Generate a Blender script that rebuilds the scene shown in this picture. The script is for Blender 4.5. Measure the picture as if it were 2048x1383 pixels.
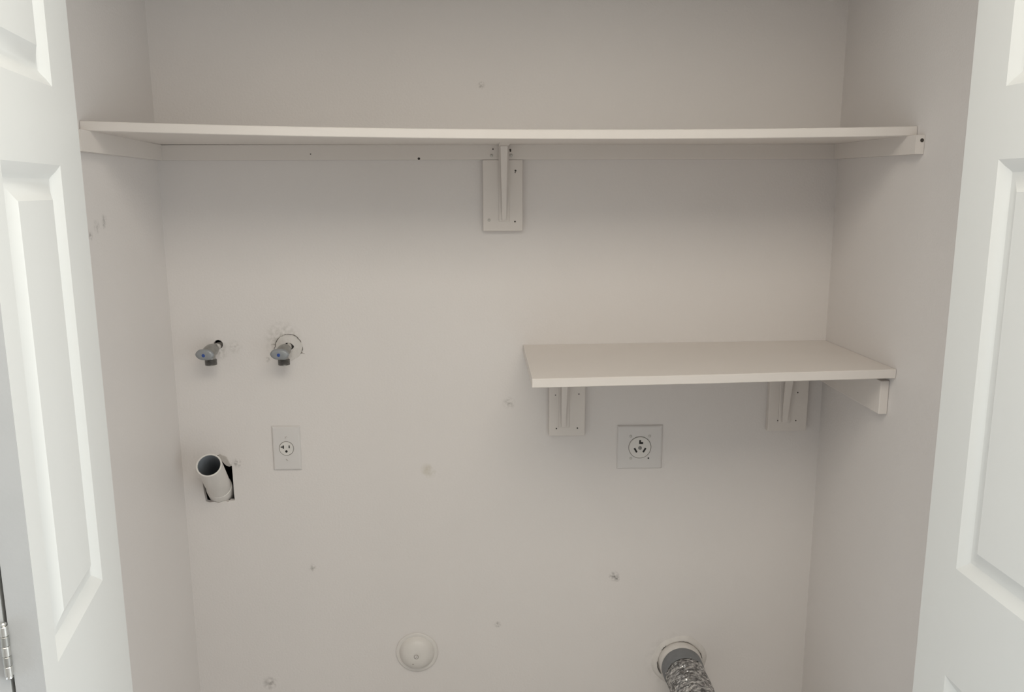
import bpy, bmesh, math, random
from mathutils import Vector, Matrix, noise
from mathutils.geometry import delaunay_2d_cdt

# ------------------------------------------------------------------ clear
for o in list(bpy.data.objects):
    bpy.data.objects.remove(o, do_unlink=True)
scene = bpy.context.scene
C = scene.collection
random.seed(7)

# ------------------------------------------------------------------ camera
PITCH, YAW, ROLL = 0.1870, 0.0278, -0.0031          # down, to the right, roll
FPX = 1654.42                                       # focal length in px of a 2048 px wide frame
cp, sp, cy, sy = math.cos(PITCH), math.sin(PITCH), math.cos(YAW), math.sin(YAW)
fwd = Vector((sy * cp, cy * cp, -sp))
right = Vector((cy, -sy, 0))
up = right.cross(fwd)
r2 = math.cos(ROLL) * right + math.sin(ROLL) * up
u2 = -math.sin(ROLL) * right + math.cos(ROLL) * up
cam_d = bpy.data.cameras.new('camera')
cam = bpy.data.objects.new('camera', cam_d)
C.objects.link(cam)
m = Matrix((r2, u2, -fwd)).transposed().to_4x4()
m.translation = Vector((0.7723, -2.0045, 1.598))
cam.matrix_world = m
cam_d.sensor_width = 36.0
cam_d.sensor_fit = 'HORIZONTAL'
cam_d.lens = FPX / 2048 * 36.0
cam_d.clip_start = 0.02
scene.camera = cam

# ------------------------------------------------------------------ world, added lights, exposure
w = bpy.data.worlds.new('daylight')
scene.world = w
w.use_nodes = True
bg = w.node_tree.nodes['Background']
bg.inputs['Color'].default_value = (0.80, 0.90, 1.0, 1)
bg.inputs['Strength'].default_value = 0.3

def area(name, loc, rot, sx, sz, power, col):
    l = bpy.data.lights.new(name, 'AREA')
    l.shape = 'RECTANGLE'
    l.size, l.size_y = sx, sz
    l.energy = power
    l.color = col
    o = bpy.data.objects.new(name, l)
    C.objects.link(o)
    o.location = loc
    o.rotation_euler = rot
    return o
# fill lights behind an added, unseen window in each side wall of the room
RX0, RX1, RY = -1.30, 3.10, -4.30         # room in front of the closet
WINS = {1: (RX1, -3.20, -1.30, 0.12, 2.10), -1: (RX0, -2.60, -1.25, 0.12, 1.55)}   # wall x, y0, y1, z0, z1 of the openings
POWER = {1: 62.0, -1: 24.0}
for sd, (wx, y0_, y1_, z0_, z1_) in WINS.items():
    area('window_daylight', (wx + sd * 0.16, (y0_ + y1_) / 2, (z0_ + z1_) / 2), (math.radians(90), 0, math.radians(90 * sd)),
         y1_ - y0_, z1_ - z0_, POWER[sd], (0.90, 0.98, 1.0) if sd > 0 else (0.76, 0.90, 1.0))
LAMP = (0.85, -1.65, 1.30, 1.00)          # added, unseen ceiling panel lamp: x, y, size x, size y
LAMP_POWER = 18.8

vs = scene.view_settings
vs.view_transform = 'Standard'
vs.look = 'None'
vs.exposure = -0.12
vs.gamma = 1.0
vs.use_curve_mapping = False

# ------------------------------------------------------------------ materials
def new_mat(name, col, rough=0.6, metal=0.0, spec=None):
    mt = bpy.data.materials.new(name)
    mt.use_nodes = True
    b = mt.node_tree.nodes['Principled BSDF']
    b.inputs['Base Color'].default_value = (*col, 1)
    b.inputs['Roughness'].default_value = rough
    b.inputs['Metallic'].default_value = metal
    if spec is not None:
        b.inputs['Specular IOR Level'].default_value = spec
    return mt

def add_bump(mt, scale, strength, dist=0.002, detail=3.0, stretch=None):
    nt = mt.node_tree
    b = nt.nodes['Principled BSDF']
    geo = nt.nodes.new('ShaderNodeTexCoord')
    n = nt.nodes.new('ShaderNodeTexNoise')
    n.inputs['Scale'].default_value = scale
    n.inputs['Detail'].default_value = detail
    if stretch:
        mp = nt.nodes.new('ShaderNodeMapping')
        mp.inputs['Scale'].default_value = stretch
        nt.links.new(geo.outputs['Object'], mp.inputs['Vector'])
        nt.links.new(mp.outputs['Vector'], n.inputs['Vector'])
    else:
        nt.links.new(geo.outputs['Object'], n.inputs['Vector'])
    bp = nt.nodes.new('ShaderNodeBump')
    bp.inputs['Strength'].default_value = strength
    bp.inputs['Distance'].default_value = dist
    nt.links.new(n.outputs['Fac'], bp.inputs['Height'])
    nt.links.new(bp.outputs['Normal'], b.inputs['Normal'])

def add_mottle(mt, c1, c2, scale=6.0, spots=()):
    """base colour: slow mottling between two paint tones, then scuffs with a place and shape of their own.
    spots: (x, y, z, radius, colour, strength, noise_scale)"""
    nt = mt.node_tree
    b = nt.nodes['Principled BSDF']
    tc = nt.nodes.new('ShaderNodeTexCoord')
    n = nt.nodes.new('ShaderNodeTexNoise')
    n.inputs['Scale'].default_value = scale
    n.inputs['Detail'].default_value = 4
    nt.links.new(tc.outputs['Object'], n.inputs['Vector'])
    mx = nt.nodes.new('ShaderNodeMix')
    mx.data_type = 'RGBA'
    mx.inputs[6].default_value = (*c1, 1)
    mx.inputs[7].default_value = (*c2, 1)
    nt.links.new(n.outputs['Fac'], mx.inputs[0])
    out = mx.outputs[2]
    for (x, y, z, r, col, st, ns) in spots:
        dn = nt.nodes.new('ShaderNodeVectorMath')
        dn.operation = 'DISTANCE'
        dn.inputs[1].default_value = (x, y, z)
        nt.links.new(tc.outputs['Object'], dn.inputs[0])
        nn = nt.nodes.new('ShaderNodeTexNoise')
        nn.inputs['Scale'].default_value = ns
        nn.inputs['Detail'].default_value = 3
        nt.links.new(tc.outputs['Object'], nn.inputs['Vector'])
        mr = nt.nodes.new('ShaderNodeMapRange')          # 1 at the centre, 0 at r
        mr.inputs['From Min'].default_value = 0.0
        mr.inputs['From Max'].default_value = r
        mr.inputs['To Min'].default_value = 1.0
        mr.inputs['To Max'].default_value = 0.0
        nt.links.new(dn.outputs['Value'], mr.inputs['Value'])
        mr2 = nt.nodes.new('ShaderNodeMapRange')
        mr2.inputs['From Min'].default_value = 0.40
        mr2.inputs['From Max'].default_value = 0.62
        mr2.inputs['To Min'].default_value = 0.0
        mr2.inputs['To Max'].default_value = st
        nt.links.new(nn.outputs['Fac'], mr2.inputs['Value'])
        mu = nt.nodes.new('ShaderNodeMath')
        mu.operation = 'MULTIPLY'
        mu.use_clamp = True
        nt.links.new(mr.outputs['Result'], mu.inputs[0])
        nt.links.new(mr2.outputs['Result'], mu.inputs[1])
        m2 = nt.nodes.new('ShaderNodeMix')
        m2.data_type = 'RGBA'
        nt.links.new(mu.outputs[0], m2.inputs[0])
        nt.links.new(out, m2.inputs[6])
        m2.inputs[7].default_value = (*col, 1)
        out = m2.outputs[2]
    nt.links.new(out, b.inputs['Base Color'])

W = 1.6097
WALL1, WALL2 = (0.79, 0.745, 0.722), (0.76, 0.72, 0.698)
DIRT = (0.16, 0.145, 0.13)
M = {}
back_spots = [
    (0.617, 0, 0.898, 0.022, (0.58, 0.53, 0.45), 0.8, 60),     # yellowish stain
    (0.610, 0, 0.902, 0.018, (0.60, 0.54, 0.45), 0.7, 40),
    (1.093, 0, 0.604, 0.016, DIRT, 0.9, 150),
    (1.100, 0, 0.597, 0.010, DIRT, 0.8, 170),
    (0.788, 0, 0.473, 0.011, (0.36, 0.33, 0.31), 1.0, 200),
    (0.820, 0, 1.074, 0.018, (0.42, 0.39, 0.36), 0.8, 120),
    (0.311, 0, 0.641, 0.012, (0.40, 0.37, 0.34), 0.9, 140),
    (0.184, 0, 0.316, 0.022, (0.36, 0.33, 0.31), 1.0, 90),
    (0.759, 0, 1.836, 0.010, (0.36, 0.33, 0.30), 1.0, 190),
    (0.150, 0, 1.222, 0.020, (0.50, 0.46, 0.42), 0.6, 120),
    (0.108, 0, 1.216, 0.030, (0.38, 0.35, 0.31), 0.7, 100),
    (0.228, 0, 1.190, 0.008, (0.36, 0.33, 0.30), 1.0, 150),
    (0.268, 0, 1.238, 0.050, (0.44, 0.41, 0.37), 0.8, 90),
    (0.060, 0, 0.905, 0.035, (0.40, 0.37, 0.34), 0.8, 80),
    (0.136, 0, 0.925, 0.014, (0.36, 0.33, 0.31), 1.0, 140),
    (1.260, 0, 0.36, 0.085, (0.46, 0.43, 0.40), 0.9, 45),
]
M['wall_back'] = new_mat('painted_drywall_back', WALL1, 0.48, spec=0.5)
add_mottle(M['wall_back'], WALL1, WALL2, 5.0, back_spots)
add_bump(M['wall_back'], 190, 0.22, 0.0022)
M['wall_left'] = new_mat('painted_drywall_left', WALL1, 0.48, spec=0.5)
add_mottle(M['wall_left'], WALL1, WALL2, 5.0, [
    (0, -0.300, 1.540, 0.014, DIRT, 0.55, 120), (0, -0.303, 1.530, 0.010, DIRT, 0.55, 160),
    (0, -0.335, 1.528, 0.016, DIRT, 0.5, 110), (0, -0.366, 1.512, 0.013, DIRT, 0.6, 130)])
add_bump(M['wall_left'], 190, 0.22, 0.0022)
M['wall'] = new_mat('painted_drywall', WALL1, 0.48, spec=0.5)
add_mottle(M['wall'], WALL1, WALL2, 5.0)
add_bump(M['wall'], 190, 0.22, 0.0022)
M['plaster'] = new_mat('patched_plaster', (0.72, 0.69, 0.65), 0.8)
add_mottle(M['plaster'], (0.75, 0.71, 0.68), (0.63, 0.595, 0.565), 60)
add_bump(M['plaster'], 220, 0.5, 0.002)
M['torn'] = new_mat('torn_drywall_paper', (0.42, 0.38, 0.34), 0.9)
add_bump(M['torn'], 300, 0.6, 0.002)
M['torn_light'] = new_mat('torn_drywall_edge', (0.55, 0.51, 0.48), 0.9)
add_mottle(M['torn_light'], (0.58, 0.54, 0.51), (0.46, 0.42, 0.39), 70)
add_bump(M['torn_light'], 300, 0.5, 0.002)
M['crack'] = new_mat('drywall_crack', (0.20, 0.18, 0.16), 0.95)
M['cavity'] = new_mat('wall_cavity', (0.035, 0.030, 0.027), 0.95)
add_bump(M['cavity'], 60, 0.5, 0.003)
M['trim'] = new_mat('painted_wood', (0.80, 0.765, 0.715), 0.42, spec=0.45)
add_mottle(M['trim'], (0.775, 0.72, 0.68), (0.745, 0.692, 0.65), 9)
add_bump(M['trim'], 60, 0.12, 0.002, stretch=(0.25, 1, 1))
M['door'] = new_mat('painted_door', (0.86, 0.86, 0.83), 0.38, spec=0.5)
add_mottle(M['door'], (0.80, 0.80, 0.78), (0.78, 0.78, 0.76), 4)
add_bump(M['door'], 90, 0.06, 0.0015, stretch=(1, 1, 0.15))
M['door_edge'] = new_mat('grey_primed_door_edge', (0.55, 0.55, 0.55), 0.6)  # darker grey paints in the weaker light on the door edges
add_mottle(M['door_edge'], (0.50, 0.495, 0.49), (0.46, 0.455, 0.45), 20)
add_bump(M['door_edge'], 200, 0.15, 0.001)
M['ceiling'] = new_mat('ceiling_paint', (0.82, 0.81, 0.79), 0.8)
add_bump(M['ceiling'], 140, 0.3, 0.003)
M['floor'] = new_mat('floor_vinyl', (0.64, 0.62, 0.60), 0.5)
add_mottle(M['floor'], (0.68, 0.66, 0.64), (0.60, 0.58, 0.56), 12)
M['plate'] = new_mat('white_plastic', (0.71, 0.68, 0.665), 0.38, spec=0.5)
add_bump(M['plate'], 120, 0.05, 0.001)
M['recept'] = new_mat('receptacle_plastic', (0.74, 0.71, 0.68), 0.35)
M['slot'] = new_mat('slot_black', (0.012, 0.011, 0.010), 0.7)
M['screw'] = new_mat('painted_screw', (0.55, 0.53, 0.50), 0.45, 0.2)
M['nailhole'] = new_mat('nail_hole', (0.05, 0.042, 0.036), 0.8)
M['pvc'] = new_mat('white_pvc', (0.76, 0.745, 0.70), 0.42, spec=0.5)
add_mottle(M['pvc'], (0.775, 0.735, 0.70), (0.70, 0.665, 0.63), 40)
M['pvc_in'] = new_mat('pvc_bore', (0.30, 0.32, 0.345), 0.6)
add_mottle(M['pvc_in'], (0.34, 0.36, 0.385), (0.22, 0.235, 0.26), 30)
M['valve'] = new_mat('dull_plated_metal', (0.42, 0.42, 0.41), 0.38, 0.85)
add_mottle(M['valve'], (0.46, 0.455, 0.44), (0.30, 0.295, 0.28), 90)
M['thread'] = new_mat('dark_threaded_metal', (0.22, 0.215, 0.205), 0.42, 0.85)
add_mottle(M['thread'], (0.26, 0.255, 0.245), (0.16, 0.155, 0.15), 120)
M['handle'] = new_mat('grey_coated_handle', (0.33, 0.345, 0.36), 0.42, 0.25)
add_mottle(M['handle'], (0.36, 0.375, 0.39), (0.29, 0.30, 0.315), 60)
M['blue'] = new_mat('blue_cap', (0.035, 0.085, 0.32), 0.4)
M['chrome'] = new_mat('bright_pipe', (0.75, 0.74, 0.72), 0.18, 1.0)
M['foil'] = new_mat('crinkled_foil', (0.60, 0.60, 0.60), 0.14, 1.0)
add_bump(M['foil'], 150, 0.2, 0.002, 2)
M['tape'] = new_mat('grey_duct_tape', (0.20, 0.205, 0.215), 0.55)
add_mottle(M['tape'], (0.23, 0.235, 0.245), (0.16, 0.165, 0.175), 50)
M['hinge'] = new_mat('nickel_hinge', (0.66, 0.65, 0.63), 0.28, 1.0)
add_bump(M['hinge'], 300, 0.1, 0.0005)
M['winframe'] = new_mat('white_window_frame', (0.82, 0.82, 0.80), 0.4)
for k in ('torn', 'crack', 'slot', 'screw', 'nailhole', 'recept', 'blue', 'chrome', 'hinge', 'winframe'):
    mt = M[k]                                     # fine colour variation on the small materials
    b = mt.node_tree.nodes['Principled BSDF']
    c = tuple(b.inputs['Base Color'].default_value)[:3]
    add_mottle(mt, tuple(v * 1.06 for v in c), tuple(v * 0.92 for v in c), 80)

def foil_reflections(mt):
    """bright and dull-tarnished streaks running around the hose"""
    nt = mt.node_tree
    b = nt.nodes['Principled BSDF']
    tc = nt.nodes.new('ShaderNodeTexCoord')
    mp = nt.nodes.new('ShaderNodeMapping')
    mp.inputs['Scale'].default_value = (48, 250, 48)
    mp.inputs['Rotation'].default_value = (0.25, 0.0, 0.35)
    n = nt.nodes.new('ShaderNodeTexNoise')
    n.inputs['Scale'].default_value = 1.0
    n.inputs['Detail'].default_value = 3
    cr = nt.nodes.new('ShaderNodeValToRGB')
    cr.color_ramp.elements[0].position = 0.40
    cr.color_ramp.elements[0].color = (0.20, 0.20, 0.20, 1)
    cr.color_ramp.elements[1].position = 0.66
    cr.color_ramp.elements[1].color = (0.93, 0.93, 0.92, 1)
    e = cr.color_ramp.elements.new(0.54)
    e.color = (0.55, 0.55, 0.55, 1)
    nt.links.new(tc.outputs['Object'], mp.inputs['Vector'])
    nt.links.new(mp.outputs['Vector'], n.inputs['Vector'])
    nt.links.new(n.outputs['Fac'], cr.inputs['Fac'])
    nt.links.new(cr.outputs['Color'], b.inputs['Base Color'])
foil_reflections(M['foil'])  # bright and dark reflections painted as base colour

# ------------------------------------------------------------------ helpers
def link(name, bm, mat, parent=None, smooth=False, loc=None):
    bmesh.ops.recalc_face_normals(bm, faces=bm.faces)
    me = bpy.data.meshes.new(name)
    bm.to_mesh(me)
    bm.free()
    me.materials.append(mat)
    if smooth:
        for p in me.polygons:
            p.use_smooth = True
        try:
            me.set_sharp_from_angle(angle=math.radians(smooth if smooth is not True else 40))
        except Exception:
            pass
    o = bpy.data.objects.new(name, me)
    C.objects.link(o)
    if parent is not None:
        o.parent = parent
    if loc is not None:
        o.location = loc
    return o

def tag(o, label=None, cat=None, group=None, kind=None):
    if label: o['label'] = label
    if cat: o['category'] = cat
    if group: o['group'] = group
    if kind: o['kind'] = kind
    return o

def empty(name, loc=(0, 0, 0)):
    o = bpy.data.objects.new(name, None)
    o.empty_display_size = 0.05
    C.objects.link(o)
    o.location = loc
    return o

def box(x0, x1, y0, y1, z0, z1, bev=0.0, seg=2, bm=None):
    nb = bmesh.new()
    bmesh.ops.create_cube(nb, size=1)
    for v in nb.verts:
        v.co = Vector(((x0 + x1) / 2 + v.co.x * (x1 - x0), (y0 + y1) / 2 + v.co.y * (y1 - y0), (z0 + z1) / 2 + v.co.z * (z1 - z0)))
    if bev:
        bmesh.ops.bevel(nb, geom=nb.edges[:], offset=bev, segments=seg, affect='EDGES', profile=0.5)
    if bm is None:
        return nb
    return merge(bm, nb)

def merge(bm, other):
    me = bpy.data.meshes.new('tmp')
    other.to_mesh(me)
    other.free()
    bm.from_mesh(me)
    bpy.data.meshes.remove(me)
    return bm

def frame_of(axis):
    a = Vector(axis).normalized()
    h = Vector((0, 0, 1)) if abs(a.z) < 0.9 else Vector((1, 0, 0))
    x = h.cross(a).normalized()
    y = a.cross(x).normalized()
    return x, y, a

def lathe(profile, origin, axis, seg=32, bm=None, cap0=True, cap1=True, wob=None):
    """profile: (distance along axis, radius) pairs"""
    bm = bm or bmesh.new()
    x, y, a = frame_of(axis)
    o = Vector(origin)
    rings = []
    for (t, r) in profile:
        ring = []
        for i in range(seg):
            an = 2 * math.pi * i / seg
            rr = r * (1 + (wob(an, t) if wob else 0))
            ring.append(bm.verts.new(o + a * t + (x * math.cos(an) + y * math.sin(an)) * rr))
        rings.append(ring)
    for A, B in zip(rings, rings[1:]):
        for i in range(seg):
            bm.faces.new((A[i], A[(i + 1) % seg], B[(i + 1) % seg], B[i]))
    if cap0: bm.faces.new(rings[0])
    if cap1: bm.faces.new(rings[-1])
    return bm

def prism_xz(pts, y0, y1, bm=None):
    """polygon in x,z extruded between y0 and y1"""
    bm = bm or bmesh.new()
    A = [bm.verts.new((p[0], y0, p[1])) for p in pts]
    B = [bm.verts.new((p[0], y1, p[1])) for p in pts]
    bm.faces.new(A); bm.faces.new(B)
    n = len(pts)
    for i in range(n):
        bm.faces.new((A[i], A[(i + 1) % n], B[(i + 1) % n], B[i]))
    return bm

def prism_yz(pts, x0, x1, bm=None):
    bm = bm or bmesh.new()
    A = [bm.verts.new((x0, p[0], p[1])) for p in pts]
    B = [bm.verts.new((x1, p[0], p[1])) for p in pts]
    bm.faces.new(A); bm.faces.new(B)
    n = len(pts)
    for i in range(n):
        bm.faces.new((A[i], A[(i + 1) % n], B[(i + 1) % n], B[i]))
    return bm

def tube(path, radius, seg=8, bm=None, closed=False):
    bm = bm or bmesh.new()
    rings = []
    P = [Vector(p) for p in path]
    for i, p in enumerate(P):
        d = (P[min(i + 1, len(P) - 1)] - P[max(i - 1, 0)])
        x, y, a = frame_of(d)
        r = radius[i] if isinstance(radius, (list, tuple)) else radius
        rings.append([bm.verts.new(p + (x * math.cos(2 * math.pi * k / seg) + y * math.sin(2 * math.pi * k / seg)) * r) for k in range(seg)])
    for A, B in zip(rings, rings[1:]):
        for k in range(seg):
            bm.faces.new((A[k], A[(k + 1) % seg], B[(k + 1) % seg], B[k]))
    bm.faces.new(rings[0]); bm.faces.new(rings[-1])
    return bm

def struct(name, bm, mat, label, cat, smooth=False):
    return tag(link(name, bm, mat, smooth=smooth), label, cat, kind='structure')

# ------------------------------------------------------------------ setting: closet shell
CEIL = 2.44
FY0, FY1 = -0.70, -0.81            # closet face wall, inner and outer face
DRY = 0.013

drain_hole = [(0.0520, 0.8255), (0.0620, 0.8225), (0.0730, 0.8240), (0.0840, 0.8205), (0.0930, 0.8245), (0.1010, 0.8250),
              (0.1080, 0.8230), (0.1110, 0.8265), (0.1250, 0.8270), (0.1240, 0.8450), (0.1240, 0.8720), (0.1235, 0.9180), (0.1185, 0.9200), (0.1100, 0.9420),
              (0.0950, 0.9480), (0.0700, 0.9430), (0.0500, 0.9250), (0.0470, 0.8800), (0.0490, 0.8500)]
def circ(cx, cz, r, n=28, jit=0.0):
    return [(cx + r * (1 + random.uniform(-jit, jit)) * math.cos(2 * math.pi * i / n), cz + r * (1 + random.uniform(-jit, jit)) * math.sin(2 * math.pi * i / n)) for i in range(n)]
DUCT_C = (1.2725, 0.360)
valve_hole_a = circ(0.1110, 1.2285, 0.0112, 24, 0.05)
valve_hole_b = circ(0.2820, 1.2250, 0.0120, 24, 0.03)
duct_hole = circ(DUCT_C[0], DUCT_C[1], 0.0500, 36)
holes = [drain_hole, valve_hole_a, valve_hole_b, duct_hole]

def wall_with_holes(outer, holes, y, depth):
    pts = [Vector(p) for p in outer]
    n = len(pts)
    edges = [(i, (i + 1) % n) for i in range(n)]
    for h in holes:
        s = len(pts)
        pts += [Vector(p) for p in h]
        edges += [(s + i, s + (i + 1) % len(h)) for i in range(len(h))]
    vco, e, f, *_ = delaunay_2d_cdt(pts, edges, [], 1, 1e-6)
    def inside(p, poly):
        c = False
        for i in range(len(poly)):
            x1, z1 = poly[i]; x2, z2 = poly[i - 1]
            if (z1 > p.y) != (z2 > p.y) and p.x < (x2 - x1) * (p.y - z1) / (z2 - z1) + x1:
                c = not c
        return c
    bm = bmesh.new()
    V = [bm.verts.new((p.x, y, p.y)) for p in vco]
    for t in f:
        c = (vco[t[0]] + vco[t[1]] + vco[t[2]]) / 3
        if any(inside(c, h) for h in holes):
            continue
        bm.faces.new([V[i] for i in t])
    bm.normal_update()
    for fa in list(bm.faces):
        if fa.normal.y > 0:
            fa.normal_flip()
    # give the sheet its thickness: returns of the holes and of the outline
    be = [ed for ed in bm.edges if len(ed.link_faces) == 1]
    ret = bmesh.ops.extrude_edge_only(bm, edges=be)
    for v in [g for g in ret['geom'] if isinstance(g, bmesh.types.BMVert)]:
        v.co.y += depth
    return bm

bm = wall_with_holes([(0, 0), (W, 0), (W, CEIL), (0, CEIL)], holes, 0.0, DRY)
me = bpy.data.meshes.new('wall_back')
bm.to_mesh(me); bm.free()
me.materials.append(M['wall_back'])
wall_back = bpy.data.objects.new('wall_back', me)
C.objects.link(wall_back)
tag(wall_back, 'off white textured back wall of the laundry closet with pipe holes and scuffs', 'wall', kind='structure')
# stud bay behind the drywall, seen as black through the holes
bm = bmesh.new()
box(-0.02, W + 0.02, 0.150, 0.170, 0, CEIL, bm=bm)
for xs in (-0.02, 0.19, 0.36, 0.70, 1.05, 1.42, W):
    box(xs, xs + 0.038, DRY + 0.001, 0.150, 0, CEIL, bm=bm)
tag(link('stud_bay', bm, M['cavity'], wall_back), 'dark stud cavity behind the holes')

struct('wall_left', box(-0.10, 0, FY0, 0.17, 0, CEIL), M['wall_left'], 'off white left side wall of the closet with small smudges', 'wall')
struct('wall_right', box(W, W + 0.10, FY0, 0.17, 0, CEIL), M['wall'], 'off white right side wall of the closet', 'wall')
# closet face wall with the door opening
OX0, OX1, OZ = 0.055, 1.560, 2.200  # unseen head raised so more light reaches the wall above the upper shelf
bm = bmesh.new()
box(RX0, OX0, FY1, FY0, 0, CEIL, bm=bm)
box(OX1, RX1, FY1, FY0, 0, CEIL, bm=bm)
box(OX0, OX1, FY1, FY0, OZ, CEIL, bm=bm)
struct('wall_front', bm, M['wall'], 'closet face wall around the door opening', 'wall')
bm = bmesh.new()
box(RX0 - 0.1, RX1 + 0.1, RY - 0.12, 0.17, CEIL, CEIL + 0.1, bm=bm)
struct('ceiling', bm, M['ceiling'], 'white ceiling', 'ceiling')
struct('floor', box(RX0 - 0.1, RX1 + 0.1, RY - 0.12, 0.17, -0.1, 0), M['floor'], 'greyish floor', 'floor')
for sd, side in ((-1, 'left'), (1, 'right')):  # windows added out of view to carry the side fill lights
    wx, y0_, y1_, z0_, z1_ = WINS[sd]
    xa, xb = (wx, wx + 0.12) if sd > 0 else (wx - 0.12, wx)
    bm = bmesh.new()
    box(xa, xb, RY - 0.12, y0_, 0, CEIL, bm=bm)
    box(xa, xb, y1_, FY0, 0, CEIL, bm=bm)
    box(xa, xb, y0_, y1_, 0, z0_, bm=bm)
    box(xa, xb, y0_, y1_, z1_, CEIL, bm=bm)
    struct('wall_room_' + side, bm, M['wall'], side + ' wall of the room in front of the closet, with a window', 'wall')
    win = tag(empty('window_' + ('1' if sd < 0 else '2'), (wx + sd * 0.06, (y0_ + y1_) / 2, z0_)), 'white framed window in the ' + side + ' wall of the room', 'window', kind='structure')
    hw = (y1_ - y0_) / 2; hh = z1_ - z0_
    bm = bmesh.new()
    box(-0.03, 0.03, -hw, hw, 0, 0.04, bm=bm); box(-0.03, 0.03, -hw, hw, hh - 0.04, hh, bm=bm)
    box(-0.03, 0.03, -hw, -hw + 0.04, 0.04, hh - 0.04, bm=bm); box(-0.03, 0.03, hw - 0.04, hw, 0.04, hh - 0.04, bm=bm)
    box(-0.03, 0.03, -0.025, 0.025, 0.04, hh - 0.04, bm=bm)
    link('window_frame', bm, M['winframe'], win)
struct('wall_room_rear', box(RX0, RX1, RY - 0.12, RY, 0, CEIL), M['wall'], 'rear wall of the room facing the closet', 'wall')
# unseen panel lamp added to light the closet from above
lamp = tag(empty('ceiling_lamp', (LAMP[0], LAMP[1], CEIL)), 'large white ceiling panel lamp in front of the closet', 'lamp')
hx_, hy_ = LAMP[2] / 2, LAMP[3] / 2
bm = bmesh.new()
box(-hx_ - 0.03, hx_ + 0.03, -hy_ - 0.03, -hy_, -0.05, 0, bm=bm); box(-hx_ - 0.03, hx_ + 0.03, hy_, hy_ + 0.03, -0.05, 0, bm=bm)
box(-hx_ - 0.03, -hx_, -hy_, hy_, -0.05, 0, bm=bm); box(hx_, hx_ + 0.03, -hy_, hy_, -0.05, 0, bm=bm)
link('lamp_frame', bm, M['winframe'], lamp)
ll_ = area('lamp_light', (LAMP[0], LAMP[1], CEIL - 0.045), (0, 0, 0), LAMP[2], LAMP[3], LAMP_POWER, (1.0, 0.93, 0.80))

# torn and patched spots on the back wall
# ring crack around the right-hand valve
pts = []
for i in range(40):
    a = math.radians(205 - i * (205 + 28) / 39)
    r = 0.0335 + 0.0022 * noise.noise(Vector((i * 0.35, 1.3, 0))) + (0.003 if i < 5 else 0)
    pts.append((0.2815 + r * math.cos(a), -0.0006, 1.2190 + r * math.sin(a)))
rad = [0.0003 + 0.0011 * abs(noise.noise(Vector((i * 0.5, 7.7, 0)))) + 0.0003 for i in range(40)]
tag(link('plaster_crack', tube(pts, rad, 6), M['crack'], wall_back), 'ragged circular crack in the plaster around a valve')
pts = [(0.3090, -0.0005, 1.2085), (0.3130, -0.0006, 1.2065), (0.3165, -0.0005, 1.2040), (0.3200, -0.0004, 1.2035)]
link('plaster_crack', tube(pts, [0.0006, 0.0009, 0.0006, 0.0003], 6), M['torn'], wall_back)
pts = [(0.2540, -0.0005, 1.2240), (0.2500, -0.0006, 1.2270), (0.2440, -0.0005, 1.2285), (0.2390, -0.0004, 1.2270)]
link('plaster_crack', tube(pts, [0.0010, 0.0009, 0.0006, 0.0003], 6), M['torn'], wall_back)
# raised plaster disc inside the ring
bm = bmesh.new()
prof = [(0.0, 0.0325), (0.0014, 0.0315), (0.0018, 0.026), (0.0016, 0.0125)]
lathe(prof, (0.2815, 0.0, 1.2190), (0, -1, 0), 40, bm, cap0=False, cap1=False, wob=lambda a, t: 0.05 * math.sin(3 * a + 1) + 0.03 * math.sin(7 * a))
link('plaster_patch', bm, M['plaster'], wall_back, smooth=True)
# folded drywall edge at the upper right of the drain hole
bm = bmesh.new()
flap = [(0.0960, 0.9500), (0.1120, 0.9420), (0.1190, 0.9215), (0.1240, 0.9235), (0.1225, 0.9190), (0.1170, 0.9160), (0.1080, 0.9200), (0.0985, 0.9330), (0.0900, 0.9450)]
prism_xz(flap, -0.0015, 0.006, bm)
bmesh.ops.bevel(bm, geom=bm.edges[:], offset=0.0012, segments=1, affect='EDGES')
tag(link('torn_drywall', bm, M['torn_light'], wall_back), 'torn drywall edge beside the drain pipe')
# ------------------------------------------------------------------ shelves
def board(name, xa_back, xa_front, xb, yf, zb, zf, th, parent, n=36):
    """shelf board; zb(x) underside height at the wall, zf(x) at the front edge"""
    bm = bmesh.new()
    cols = []
    b = 0.0012
    for i in range(n + 1):
        s = i / n
        col = []
        for (t, dz) in ((0.0, 0), (1 - b / abs(yf), 0), (1.0, b), (1.0, th - b), (1 - b / abs(yf), th), (0.0, th)):
            xl = xa_back + (xa_front - xa_back) * t
            x = xl + (xb - xl) * s
            col.append(bm.verts.new((x, -0.0005 + (yf + 0.0005) * t + (0.0008 * noise.noise(Vector((x * 9, t * 3, 2))) if t > 0.5 else 0), zb(s) * (1 - t) + zf(s) * t + dz)))
        cols.append(col)
    for A, B in zip(cols, cols[1:]):
        for k in range(6):
            bm.faces.new((A[k], A[(k + 1) % 6], B[(k + 1) % 6], B[k]))
    bm.faces.new(cols[0]); bm.faces.new(cols[-1])
    return link(name, bm, M['trim'], parent, smooth=30)

def nail(parent, x, y, z, r=0.0018, axis=(0, -1, 0), name='nail_hole', mat='nailhole', sq=1.0):
    bm = lathe([(0, r), (0.0007, r * 0.9)], (x, y, z), axis, 10)
    return link(name, bm, M[mat], parent)

def lerp(*k):
    def f(s):
        p = s * (len(k) - 1)
        i = min(int(p), len(k) - 2)
        t = p - i
        t = t * t * (3 - 2 * t) if len(k) > 4 else t
        return k[i] * (1 - t) + k[i + 1] * t
    return f
def quad3(a, mid, b):            # parabola through the two ends and the middle
    return lambda s: a * (1 - s) * (1 - 2 * s) + mid * 4 * s * (1 - s) + b * s * (2 * s - 1)

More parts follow.
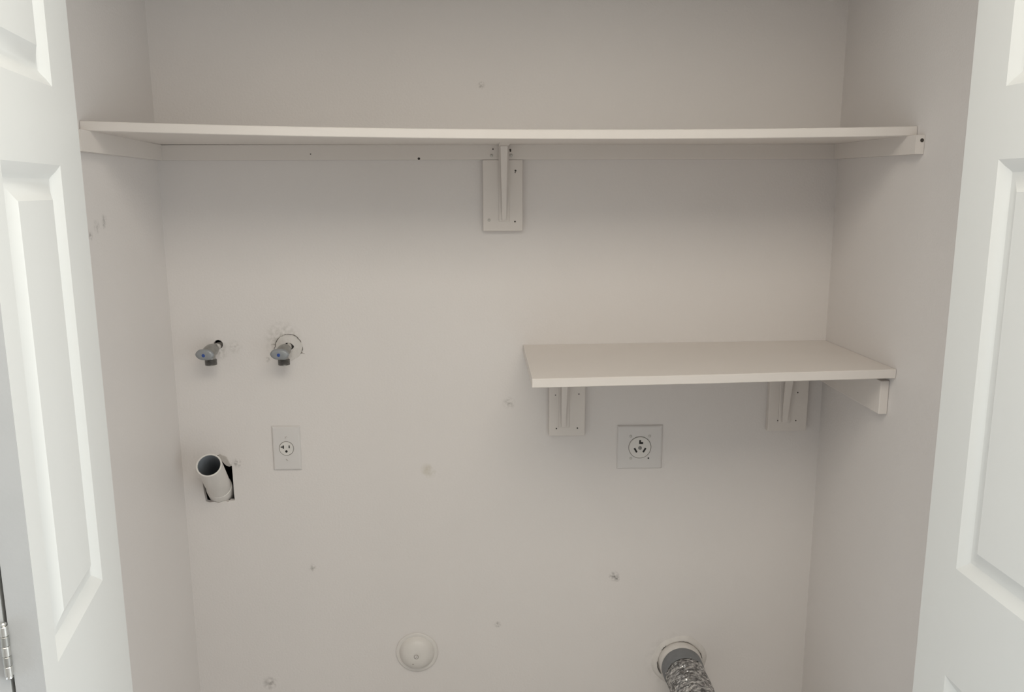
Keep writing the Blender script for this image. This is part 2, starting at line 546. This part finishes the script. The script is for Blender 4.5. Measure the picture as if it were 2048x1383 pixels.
# upper shelf, full width, sagging in the middle
us = tag(empty('wall_shelf'), 'long white painted shelf running the full width of the closet, sagging slightly', 'shelf', 'closet shelves')
board('board', 0.001, 0.001, W - 0.001, -0.366, lerp(1.7016, 1.7014, 1.7012), quad3(1.7100, 1.6935, 1.6985), 0.0180, us)
link('ledger', box(0.0005, W - 0.0005, -0.018, -0.0005, 1.6665, 1.7012, 0.0008), M['trim'], us)
ll = link('ledger', prism_yz([(-0.0185, 1.6665), (-0.4030, 1.6705), (-0.4030, 1.7103), (-0.0185, 1.7014)], 0.0005, 0.0180), M['trim'], us)
lr = link('ledger', prism_yz([(-0.0185, 1.6665), (-0.3970, 1.6622), (-0.3970, 1.6981), (-0.0185, 1.7010)], W - 0.0180, W - 0.0005), M['trim'], us)
nail(ll, 0.0085, -0.4030, 1.7015 - 0.012, 0.0042)
nail(lr, W - 0.0055, -0.3970, 1.6880, 0.0038)
nail(us, 0.6111, -0.0182, 1.6690, 0.0030)
nail(us, 0.3600, -0.0182, 1.6800, 0.0014)

# lower shelf on the right
ls = tag(empty('wall_shelf'), 'short white painted shelf on the right above the large square outlet', 'shelf', 'closet shelves')
board('board', 0.8555, 0.8590, W - 0.001, -0.364, lerp(1.2020, 1.2050, 1.2075), lerp(1.1998, 1.2055, 1.2128), 0.0190, ls, 20)
lc = link('cleat', box(W - 0.0190, W - 0.0005, -0.3400, -0.0020, 1.1300, 1.2020, 0.0015), M['trim'], ls)

def bracket(name, label, xc, bw, z0, z1, arm_z, arm_y, rib_x, rib_w, tilt, nails, group):
    """painted backing board with a steel shelf bracket screwed on it"""
    root = tag(empty(name, (xc, 0, z0)), label, 'bracket', group)
    def L(bm, nm, mat, par=root, smooth=False):
        bmesh.ops.translate(bm, verts=bm.verts, vec=(-xc, 0, -z0))
        return link(nm, bm, M[mat], par, smooth)
    bk = L(box(xc - bw / 2, xc + bw / 2, -0.0185, -0.0005, z0, z1, 0.0015), 'backing_board', 'trim')
    ybase = -0.0188
    zt = arm_z
    zb = z0 + 0.022
    # upright leg
    L(box(rib_x - rib_w / 2 - 0.004, rib_x + rib_w / 2 + 0.004, ybase - 0.0030, ybase, zb, zt, 0.0010), 'upright_leg', 'trim')
    # arm under the shelf
    L(box(rib_x - rib_w / 2 - 0.004, rib_x + rib_w / 2 + 0.004, arm_y, ybase, zt - 0.0030, zt, 0.0008), 'shelf_arm', 'trim')
    # diagonal brace rib
    bm = bmesh.new()
    n = 14
    pts = []
    for i in range(n + 1):
        t = i / n
        pts.append((ybase - 0.004 - 0.030 * t ** 1.5, zb + 0.004 + (zt - zb - 0.008) * t))
    prev = None
    for (y, z) in pts:
        t = (z - zb) / (zt - zb)
        hw_ = rib_w * (0.30 + 0.20 * t)
        cx = rib_x + tilt * (1 - t)
        ring = [bm.verts.new((cx - hw_, y, z)), bm.verts.new((cx - hw_, y - 0.0035, z)), bm.verts.new((cx + hw_, y - 0.0035, z)), bm.verts.new((cx + hw_, y, z))]
        if prev:
            for k in range(4):
                bm.faces.new((prev[k], prev[(k + 1) % 4], ring[(k + 1) % 4], ring[k]))
        else:
            bm.faces.new(ring)
        prev = ring
    bm.faces.new(prev)
    L(bm, 'brace', 'trim')
    for (x, z, r, kind) in nails:
        if kind == 'screw':
            bm = lathe([(0, r), (0.0012, r * 0.95), (0.0019, r * 0.55)], (x, ybase, z), (0, -1, 0), 12)
            L(bm, 'screw', 'screw')
        else:
            L(lathe([(0, r), (0.0006, r * 0.9)], (x, -0.0186, z), (0, -1, 0), 10), 'nail_hole', 'nailhole', bk)
    return root

GB = 'shelf brackets on the back wall'
bracket('shelf_bracket', 'tall white bracket board under the middle of the long upper shelf', 0.8068, 0.0940, 1.5010, 1.6662, 1.6995, -0.235, 0.8095, 0.016, 0.0005,
        [(0.7810, 1.6757, 0.0035, 'screw'), (0.8270, 1.6757, 0.0035, 'screw'), (0.7738, 1.5265, 0.0033, 'screw'), (0.8355, 1.5227, 0.0022, 'hole'), (0.8370, 1.6410, 0.0024, 'hole'), (0.8362, 1.6365, 0.0014, 'hole'),
         (0.8250, 1.6890, 0.0022, 'hole'), (0.8252, 1.6860, 0.0018, 'hole'), (0.7845, 1.6905, 0.0016, 'hole')], GB)
bracket('shelf_bracket', 'white bracket board under the free left end of the short shelf', 0.9640, 0.0900, 0.9925, 1.1995, 1.2000, -0.230, 0.9560, 0.018, -0.001,
        [(0.9348, 1.0975, 0.0014, 'hole'), (0.9930, 1.0995, 0.0016, 'hole'), (0.9378, 1.0115, 0.0019, 'hole'), (0.9903, 1.0122, 0.0019, 'hole'), (0.9660, 1.0235, 0.0016, 'hole'), (0.9650, 1.0310, 0.0011, 'hole')], GB)
bracket('shelf_bracket', 'white bracket board under the short shelf nearer the right wall', 1.5190, 0.0980, 0.9985, 1.2040, 1.2055, -0.230, 1.5100, 0.022, 0.0,
        [(1.5407, 1.0978, 0.0018, 'hole'), (1.4945, 1.0260, 0.0016, 'hole'), (1.5401, 1.0255, 0.0016, 'hole'), (1.5166, 1.0374, 0.0012, 'hole')], GB)

# ------------------------------------------------------------------ outlets
def plate_mesh(w_, h_, d=0.0055):
    bm = bmesh.new()
    loops = []
    for ins, y in ((0, 0), (0.0002, -d * 0.45), (0.0028, -d * 0.92), (0.0055, -d)):
        hw_, hh_ = w_ / 2 - ins, h_ / 2 - ins
        loops.append([bm.verts.new((sx * hw_, y, sz * hh_)) for sx, sz in ((-1, -1), (1, -1), (1, 1), (-1, 1))])
    for A, B in zip(loops, loops[1:]):
        for k in range(4):
            bm.faces.new((A[k], A[(k + 1) % 4], B[(k + 1) % 4], B[k]))
    bm.faces.new(loops[-1]); bm.faces.new(loops[0])
    return bm

def slot(par, poly, y=-0.0062):
    return link('slot', prism_xz(poly, y - 0.0004, y + 0.0012), M['slot'], par)

def rot(poly, a, cx=0, cz=0):
    c, s = math.cos(a), math.sin(a)
    return [(cx + x * c - z * s, cz + x * s + z * c) for x, z in poly]

def rect(w_, h_): return [(-w_ / 2, -h_ / 2), (w_ / 2, -h_ / 2), (w_ / 2, h_ / 2), (-w_ / 2, h_ / 2)]
def disc(r, n=16): return [(r * math.cos(2 * math.pi * i / n), r * math.sin(2 * math.pi * i / n)) for i in range(n)]

def groove(par, r, y):
    bm = lathe([(0, r + 0.0009), (0.0004, r + 0.0009), (0.0004, r - 0.0001), (0, r - 0.0001)], (0, y, 0), (0, -1, 0), 40, cap0=False, cap1=False)
    return link('gap_ring', bm, M['crack'], par)

so = tag(empty('wall_outlet', (0.2632, 0, 0.9640)), 'small upright white outlet plate with one round receptacle, beside the drain pipe', 'outlet', 'wall outlets')
link('cover_plate', plate_mesh(0.070, 0.114), M['plate'], so)
rc = link('receptacle', lathe([(0, 0.0172), (0.0068, 0.0172), (0.0074, 0.0166)], (0, 0, 0), (0, -1, 0), 40), M['recept'], so, smooth=30)
groove(so, 0.0176, -0.0054)
S = -0.0074
slot(rc, [(-0.0085, -0.0035 + 0.0035), (-0.0055, -0.0035 + 0.0035), (-0.0055, 0.0085), (-0.0085, 0.0085)], S)
slot(rc, [(-0.0135, 0.0030), (-0.0085, 0.0030), (-0.0085, 0.0056), (-0.0135, 0.0056)], S)
slot(rc, [(0.0062, 0.0010), (0.0088, 0.0010), (0.0088, 0.0085), (0.0062, 0.0085)], S)
slot(rc, [(x, z - 0.0072) for x, z in disc(0.0031)], S)
for z, a in ((0.0290, 1.0), (-0.0290, -0.7)):
    sc = link('screw', lathe([(0, 0.0032), (0.0010, 0.0030), (0.0014, 0.0020)], (0, -0.0054, z), (0, -1, 0), 14), M['plate'], so, smooth=30)
    link('screw_slot', prism_xz(rot(rect(0.0058, 0.0011), a, 0, z), -0.0073, -0.0062), M['torn'], sc)

do = tag(empty('wall_outlet', (1.1507, 0, 0.9563)), 'large square white dryer outlet plate with three angled slots under the short shelf', 'outlet', 'wall outlets')
link('cover_plate', plate_mesh(0.1150, 0.1140), M['plate'], do)
rc = link('receptacle', lathe([(0, 0.0275), (0.0070, 0.0275), (0.0078, 0.0266)], (0, 0, 0), (0, -1, 0), 44), M['recept'], do, smooth=30)
groove(do, 0.0280, -0.0054)
S = -0.0078
slot(rc, [(-0.0025, 0.0095), (0.0075, 0.0095), (0.0075, 0.0145), (0.0020, 0.0145), (0.0020, 0.0195), (-0.0025, 0.0195)], S)
slot(rc, rot(rect(0.0045, 0.0125), math.radians(30), -0.0110, -0.0070), S)
slot(rc, rot(rect(0.0045, 0.0125), math.radians(-30), 0.0112, -0.0070), S)
link('centre_screw', lathe([(0, 0.0047), (0.0012, 0.0044), (0.0016, 0.0026)], (0, -0.0078, -0.0012), (0, -1, 0), 16), M['thread'], rc, smooth=30)
for x, z in ((-0.0240, 0.0290), (0.0240, 0.0290), (-0.0225, -0.0290)):
    link('screw', lathe([(0, 0.0036), (0.0010, 0.0034), (0.0014, 0.0022)], (x, -0.0054, z), (0, -1, 0), 14), M['screw'], do, smooth=30)
link('screw_hole', lathe([(0, 0.0022), (0.0004, 0.0020)], (0.0225, -0.0054, -0.0290), (0, -1, 0), 12), M['slot'], do)

# ------------------------------------------------------------------ water valves
def valve(label, x, z, yaw, tilt, wall_out, ring=True):
    """sillcock: pipe stub from the wall, body, downward hose thread, oval handle facing the room"""
    root = tag(empty('water_valve', (x, 0, z)), label, 'valve', 'washer water valves')
    ca, sa = math.cos(yaw), math.sin(yaw)
    ax = Vector((sa, -ca, tilt)).normalized()          # out of the wall
    L0 = wall_out
    link('pipe_stub', lathe([(-0.045, 0.0084), (L0 * 0.5, 0.0084)], (0, 0, 0), ax, 16), M['chrome'], root, smooth=30)
    if ring:
        link('escutcheon_nut', lathe([(L0 * 0.26, 0.0085), (L0 * 0.27, 0.0112), (L0 * 0.40, 0.0112), (L0 * 0.42, 0.0092)], (0, 0, 0), ax, 6), M['valve'], root)
    bd = link('body', lathe([(L0 * 0.34, 0.0090), (L0 * 0.42, 0.0138), (L0 * 0.62, 0.0158), (L0 * 0.80, 0.0152), (L0 * 0.93, 0.0118), (L0 * 1.0, 0.0080), (L0 * 1.06, 0.0078)], (0, 0, 0), ax, 24), M['valve'], root, smooth=35)
    c = ax * (L0 * 0.68)
    # spout down to the hose thread
    bm = lathe([(0.000, 0.0118), (0.010, 0.0112), (0.021, 0.0105)], c, (0, 0, -1), 24)
    link('spout', bm, M['valve'], bd, smooth=35)
    prof = [(0.0195, 0.0110), (0.0202, 0.0134)]
    for k in range(5):
        prof += [(0.0210 + k * 0.0024, 0.0142), (0.0222 + k * 0.0024, 0.0132)]
    prof += [(0.0332, 0.0140), (0.0338, 0.0127), (0.0338, 0.0098), (0.025, 0.0095)]
    link('hose_thread', lathe(prof, c, (0, 0, -1), 28), M['thread'], root, smooth=25)
    # oval handle
    hx, hy, ha = frame_of(ax)
    hc = ax * (L0 * 1.04)
    bm = bmesh.new()
    seg = 40
    rings = []
    for (t, s) in ((0.000, 0.55), (0.001, 0.90), (0.004, 1.0), (0.0075, 0.97), (0.0105, 0.80), (0.0120, 0.45)):
        ring = []
        for i in range(seg):
            a = 2 * math.pi * i / seg
            rx = 0.0218 * (1 + 0.05 * math.cos(2 * a)); rz = 0.0140 * (1 - 0.05 * math.cos(4 * a))
            ring.append(bm.verts.new(hc + ax * t + hx * math.cos(a) * rx * s + hy * math.sin(a) * rz * s))
        rings.append(ring)
    for A, B in zip(rings, rings[1:]):
        for i in range(seg):
            bm.faces.new((A[i], A[(i + 1) % seg], B[(i + 1) % seg], B[i]))
    bm.faces.new(rings[0]); bm.faces.new(rings[-1])
    h = link('handle', bm, M['handle'], root, smooth=45)
    tag(link('colour_dot', lathe([(0.0115, 0.0040), (0.0128, 0.0040), (0.0132, 0.0032)], hc, ax, 20), M['blue'], h, smooth=30), 'round blue dot')
    return root

valve('grey water valve nearest the left wall, standing in a round wall hole', 0.1105, 1.2255, math.radians(-8), -0.12, 0.064)
valve('grey water valve with a cracked plaster ring around it', 0.2820, 1.2225, math.radians(-6), -0.10, 0.060, ring=False)

# ------------------------------------------------------------------ drain standpipe
dp = tag(empty('drain_pipe', (0.0840, 0.02, 0.854)), 'white plastic drain standpipe leaning out of a ragged wall hole', 'pipe')
axd = Vector((0.1000, -0.0950, 0.9530)) - Vector((0.0840, 0.02, 0.8480))
LP = axd.length
link('pipe', lathe([(-0.03, 0.0294), (LP, 0.0298), (LP + 0.0003, 0.0292), (LP + 0.0003, 0.0266), (LP - 0.0006, 0.0260)], (0, 0, -0.006), axd, 40, cap1=False), M['pvc'], dp, smooth=35)
link('bore', lathe([(LP - 0.0006, 0.0261), (0.0, 0.0258)], (0, 0, -0.006), axd, 40, cap0=False), M['pvc_in'], dp, smooth=35)
link('coupling', lathe([(-0.03, 0.0316), (0.0200, 0.0316), (0.0222, 0.0308), (0.0230, 0.0292)], (0, 0, -0.006), axd, 40, cap1=False), M['pvc'], dp, smooth=35)

# ------------------------------------------------------------------ round cover
rcv = tag(empty('round_cover', (0.5745, 0, 0.3985)), 'round white domed wall cover with a screw in the middle', 'cover')
link('dome', lathe([(0, 0.0545), (0.0018, 0.0555), (0.0034, 0.0545), (0.0042, 0.0515), (0.0034, 0.0462), (0.0060, 0.0445), (0.0130, 0.0405), (0.0190, 0.0335), (0.0228, 0.0245), (0.0246, 0.0150), (0.0250, 0.0075), (0.0244, 0.0060)],
                   (0, 0, 0), (0, -1, 0), 56), M['pvc'], rcv, smooth=50)
sc = link('screw', lathe([(0.0238, 0.0050), (0.0258, 0.0048), (0.0270, 0.0030)], (0, 0, 0), (0, -1, 0), 18), M['plate'], rcv, smooth=30)
link('screw_slot', prism_xz(rot(rect(0.0075, 0.0012), 1.0), -0.0274, -0.0262), M['torn'], sc)
link('screw_rim', lathe([(0.0243, 0.0064), (0.0254, 0.0062), (0.0254, 0.0052), (0.0243, 0.0051)], (0, 0, 0), (0, -1, 0), 24, cap0=False, cap1=False), M['torn'], rcv)
link('chip', lathe([(0, 0.0022), (0.0006, 0.0018)], (-0.0090, -0.0232, -0.0215), (-0.15, -1, -0.4), 7), M['torn'], rcv)

# ------------------------------------------------------------------ dryer vent duct
dv = tag(empty('dryer_duct', (DUCT_C[0], 0, DUCT_C[1])), 'crinkled silver foil dryer duct taped to a pipe in the back wall', 'duct')
wobf = lambda a, t: 0.012 * math.sin(3 * a + 0.6) + 0.008 * math.sin(5 * a + 20 * t)
# plaster bead around the pipe where it leaves the wall
link('plaster_ring', lathe([(0.0, 0.0720), (0.003, 0.0690), (0.006, 0.0640), (0.007, 0.0600), (0.006, 0.0575)], (0, 0, 0), (0, -1, 0), 44, cap0=False, cap1=False,
                           wob=lambda a, t: 0.03 * math.sin(2 * a + 0.5) + 0.02 * math.sin(6 * a)), M['plaster'], dv, smooth=60)
link('wall_collar', lathe([(-0.04, 0.0490), (0.0, 0.0570), (0.012, 0.0572), (0.026, 0.0566), (0.0300, 0.0545), (0.0300, 0.0500)], (0, 0, 0), (0, -1, 0), 44, cap0=False, cap1=False, wob=wobf), M['plaster'], dv, smooth=40)
link('collar_crack', lathe([(0.0062, 0.0574), (0.0068, 0.0590), (0.0076, 0.0574)], (0, 0, 0), (0, -1, 0), 44, cap0=False, cap1=False, wob=lambda a, t: wobf(a, t) + 0.012 * math.sin(4 * a)), M['torn'], dv)
link('tape_band', lathe([(0.020, 0.0505), (0.027, 0.0535), (0.058, 0.0535), (0.074, 0.0515)], (0, 0, 0), (0, -1, 0), 44, cap0=False, cap1=False, wob=lambda a, t: 0.008 * math.sin(4 * a)), M['tape'], dv, smooth=40)
# foil hose: straight out of the wall, then drooping to the floor
def duct_path(s):
    # s in metres
    if s < 0.30:
        return Vector((0, -0.045 - s, 0)), Vector((0, -1, 0))
    R = 0.20
    a = min((s - 0.30) / R, math.pi / 2 - 0.12)
    p = Vector((0.02 * a, -0.345 - R * math.sin(a), -R * (1 - math.cos(a))))
    d = Vector((0.02, -math.cos(a), -math.sin(a))).normalized()
    return p, d
bm = bmesh.new()
seg, n, Ltot = 110, 480, 0.42
prev = None
for i in range(n + 1):
    s = Ltot * i / n
    p, d = duct_path(s)
    x, y, a_ = frame_of(d)
    grow = min(1.0, max(0.0, (s - 0.006) / 0.022))
    seam1 = math.radians(112 + 16 * noise.noise(Vector((s * 26, 3.1, 0))))      # long seams where the pleats change direction
    seam2 = math.radians(52 + 22 * noise.noise(Vector((s * 22, 8.4, 0))) - 500 * (s - 0.05))
    ring = []
    for k in range(seg):
        an = 2 * math.pi * k / seg
        arc = an * 0.05
        if an > seam1:
            ph = s / 0.0085 + (arc - seam1 * 0.05) * 70
        elif an > seam2:
            ph = s / 0.0092 - (arc - seam2 * 0.05) * 60 + 0.37
        else:
            ph = s / 0.0080 + arc * 25 + 0.81
        ph += 0.9 * noise.noise(Vector((arc * 45, s * 60, 1.7)))
        tri = abs((ph % 1) - 0.5) * 4 - 1
        amp = 0.0021 * (0.5 + 1.0 * abs(noise.noise(Vector((arc * 70, s * 70, 5.5)))))
        cr = min(abs(an - seam1), abs(an - seam2)) * 0.05
        r = 0.0505 + grow * (amp * tri - 0.0030 * max(0.0, 1 - cr / 0.0035) + 0.0022 * noise.noise(Vector((math.cos(an) * 1.8, math.sin(an) * 1.8, s * 24)))) - (1 - grow) * 0.0004
        ring.append(bm.verts.new(p + (x * math.cos(an) + y * math.sin(an)) * r))
    if prev:
        for k in range(seg):
            bm.faces.new((prev[k], prev[(k + 1) % seg], ring[(k + 1) % seg], ring[k]))
    prev = ring
link('foil_hose', bm, M['foil'], dv, smooth=10)
# dark slivers where the plaster has pulled away from the collar
for a0, a1, r_, rr in ((-2, 26, 0.0592, 0.0013), (128, 146, 0.0600, 0.0008), (70, 96, 0.0588, 0.0005), (178, 214, 0.0600, 0.0010)):
    pts = [(math.cos(math.radians(a0 + (a1 - a0) * j / 9)) * (r_ + 0.0006 * math.sin(j * 1.9)), -0.0072, math.sin(math.radians(a0 + (a1 - a0) * j / 9)) * (r_ + 0.0006 * math.sin(j * 1.9))) for j in range(10)]
    link('plaster_gap', tube(pts, [rr * (0.35 + 0.65 * math.sin(math.pi * (j + 0.5) / 10)) for j in range(10)], 6), M['cavity'], dv)

# ------------------------------------------------------------------ bifold doors
DH0, DH1, TH = 0.02, 2.180, 0.031

def leaf(parent, origin, ang, width, pu0, pu1, side, zz=(0.858, 1.040, 1.631, 1.731), name='leaf'):
    """door leaf. u runs along the leaf from origin; face normal points to side*(perpendicular). Local frame: X=u, Y=-normal, Z up."""
    o = empty(name + '_tmp')
    rects = [(pu0, pu1, 0.215, zz[0]), (pu0, pu1, zz[1], zz[2]), (pu0, pu1, zz[3], 2.075)]
    bm = bmesh.new()
    us_ = [0, pu0, pu1, width]
    zs_ = [DH0, 0.215, zz[0], zz[1], zz[2], zz[3], 2.075, DH1]
    V = {}
    def vert(i, j):
        if (i, j) not in V:
            V[(i, j)] = bm.verts.new((us_[i], 0, zs_[j]))
        return V[(i, j)]
    for i in range(3):
        for j in range(7):
            if i == 1 and j in (1, 3, 5):
                continue
            bm.faces.new((vert(i, j), vert(i + 1, j), vert(i + 1, j + 1), vert(i, j + 1)))
    # back and edges
    bk = [bm.verts.new(p) for p in ((0, TH, DH0), (width, TH, DH0), (width, TH, DH1), (0, TH, DH1))]
    bm.faces.new(bk)
    fr = [bm.verts.new(p) for p in ((0, 0, DH0), (width, 0, DH0), (width, 0, DH1), (0, 0, DH1))]
    for k in range(4):
        ef = bm.faces.new((fr[k], fr[(k + 1) % 4], bk[(k + 1) % 4], bk[k]))
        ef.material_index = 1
    bmesh.ops.remove_doubles(bm, verts=bm.verts, dist=1e-6)
    lf = link(name, bm, M['door'], parent)
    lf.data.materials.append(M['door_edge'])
    bpy.data.objects.remove(o)
    for (a, b, z0, z1) in rects:
        pm = bmesh.new()
        prof = ((0, 0), (0.0025, 0.0012), (0.0085, 0.0040), (0.0140, 0.0082), (0.0180, 0.0102), (0.0215, 0.0105), (0.0260, 0.0094), (0.0425, 0.0022), (0.0445, 0.0010))
        loops = []
        for ins, dep in prof:
            loops.append([pm.verts.new((u, dep, z)) for u, z in ((a + ins, z0 + ins), (b - ins, z0 + ins), (b - ins, z1 - ins), (a + ins, z1 - ins))])
        for A, B in zip(loops, loops[1:]):
            for k in range(4):
                pm.faces.new((A[k], A[(k + 1) % 4], B[(k + 1) % 4], B[k]))
        pm.faces.new(loops[-1])
        link('panel', pm, M['door'], lf, smooth=20)
    # place: local X along u, local -Y = face normal
    ux = Vector((math.sin(ang), -math.cos(ang), 0))      # ang 0 = straight towards the room
    nrm = Vector((-ux.y, ux.x, 0)) * side
    mat = Matrix((ux, -nrm, Vector((0, 0, 1)))).transposed().to_4x4()
    mat.translation = Vector(origin)
    if mat.to_3x3().determinant() < 0:                   # keep it a pure rotation: mirror the mesh instead
        for ob in [lf] + list(lf.children):
            for v in ob.data.vertices:
                v.co.y = -v.co.y
            ob.data.flip_normals()
        mat = Matrix((ux, nrm, Vector((0, 0, 1)))).transposed().to_4x4()
        mat.translation = Vector(origin)
    lf.matrix_local = mat
    return lf, ux, nrm

# left pair: the leaf that faces the opening, and the one behind it that swings on the jamb
d1 = tag(empty('door_1'), 'bright white panelled bifold door folded open at the left', 'door', kind='structure')
AL = math.atan2(0.2005, 0.9796)
lfB, uL, nL = leaf(d1, (0.184, -0.761, 0), AL, 0.374, 0.107, 0.326, 1)
foldB = Vector((0.184, -0.761, 0)) + uL * 0.374
backB = foldB - nL * TH
AL2 = math.radians(20)
u2_ = Vector((math.sin(AL2), -math.cos(AL2), 0))
gap = 0.0045
endA = backB - nL * gap
startA = endA - u2_ * 0.378
# this leaf's back is towards the fold; its panelled face looks to the left
n2_ = Vector((-u2_.y, u2_.x, 0))
leaf(d1, startA - n2_ * TH, AL2, 0.378, 0.052, 0.271, -1)
hg = link('hinge', box(-0.0003, 0.0003, -0.010, 0.0, -0.030, 0.030), M['hinge'], d1)
hz = 1.0905
hp = backB - nL * gap / 2 + uL * 0.002
hg.location = (hp.x, hp.y, hz)
for k in range(5):
    z0 = -0.0305 + k * 0.0122
    link('knuckle', lathe([(z0 + 0.0002, 0.0040), (z0 + 0.0008, 0.0046), (z0 + 0.0114, 0.0046), (z0 + 0.0120, 0.0040)], (0, -0.003, 0), (0, 0, 1), 18), M['hinge'] if k % 2 == 0 else M['valve'], hg, smooth=30)
link('pin_head', lathe([(0.0305, 0.0030), (0.0330, 0.0038), (0.0345, 0.0022)], (0, -0.003, 0), (0, 0, 1), 14), M['hinge'], hg, smooth=30)
link('pin_head', lathe([(0.0305, 0.0030), (0.0330, 0.0038), (0.0345, 0.0022)], (0, -0.003, 0), (0, 0, -1), 14), M['hinge'], hg, smooth=30)

d2 = tag(empty('door_2'), 'white panelled bifold door folded open at the right', 'door', kind='structure')
AR = math.radians(1.455)
lfR, uR, nR = leaf(d2, (1.481, -0.761, 0), AR, 0.378, 0.083, 0.302, -1, (0.848, 1.026, 1.637, 1.735))
backR = Vector((1.481, -0.761, 0)) + uR * 0.378 - nR * TH
AR2 = math.radians(-1.5)
u3 = Vector((math.sin(AR2), -math.cos(AR2), 0))
n3 = Vector((-u3.y, u3.x, 0))
endR = backR - nR * gap
leaf(d2, endR - u3 * 0.378 + n3 * TH, AR2, 0.378, 0.076, 0.295, 1)
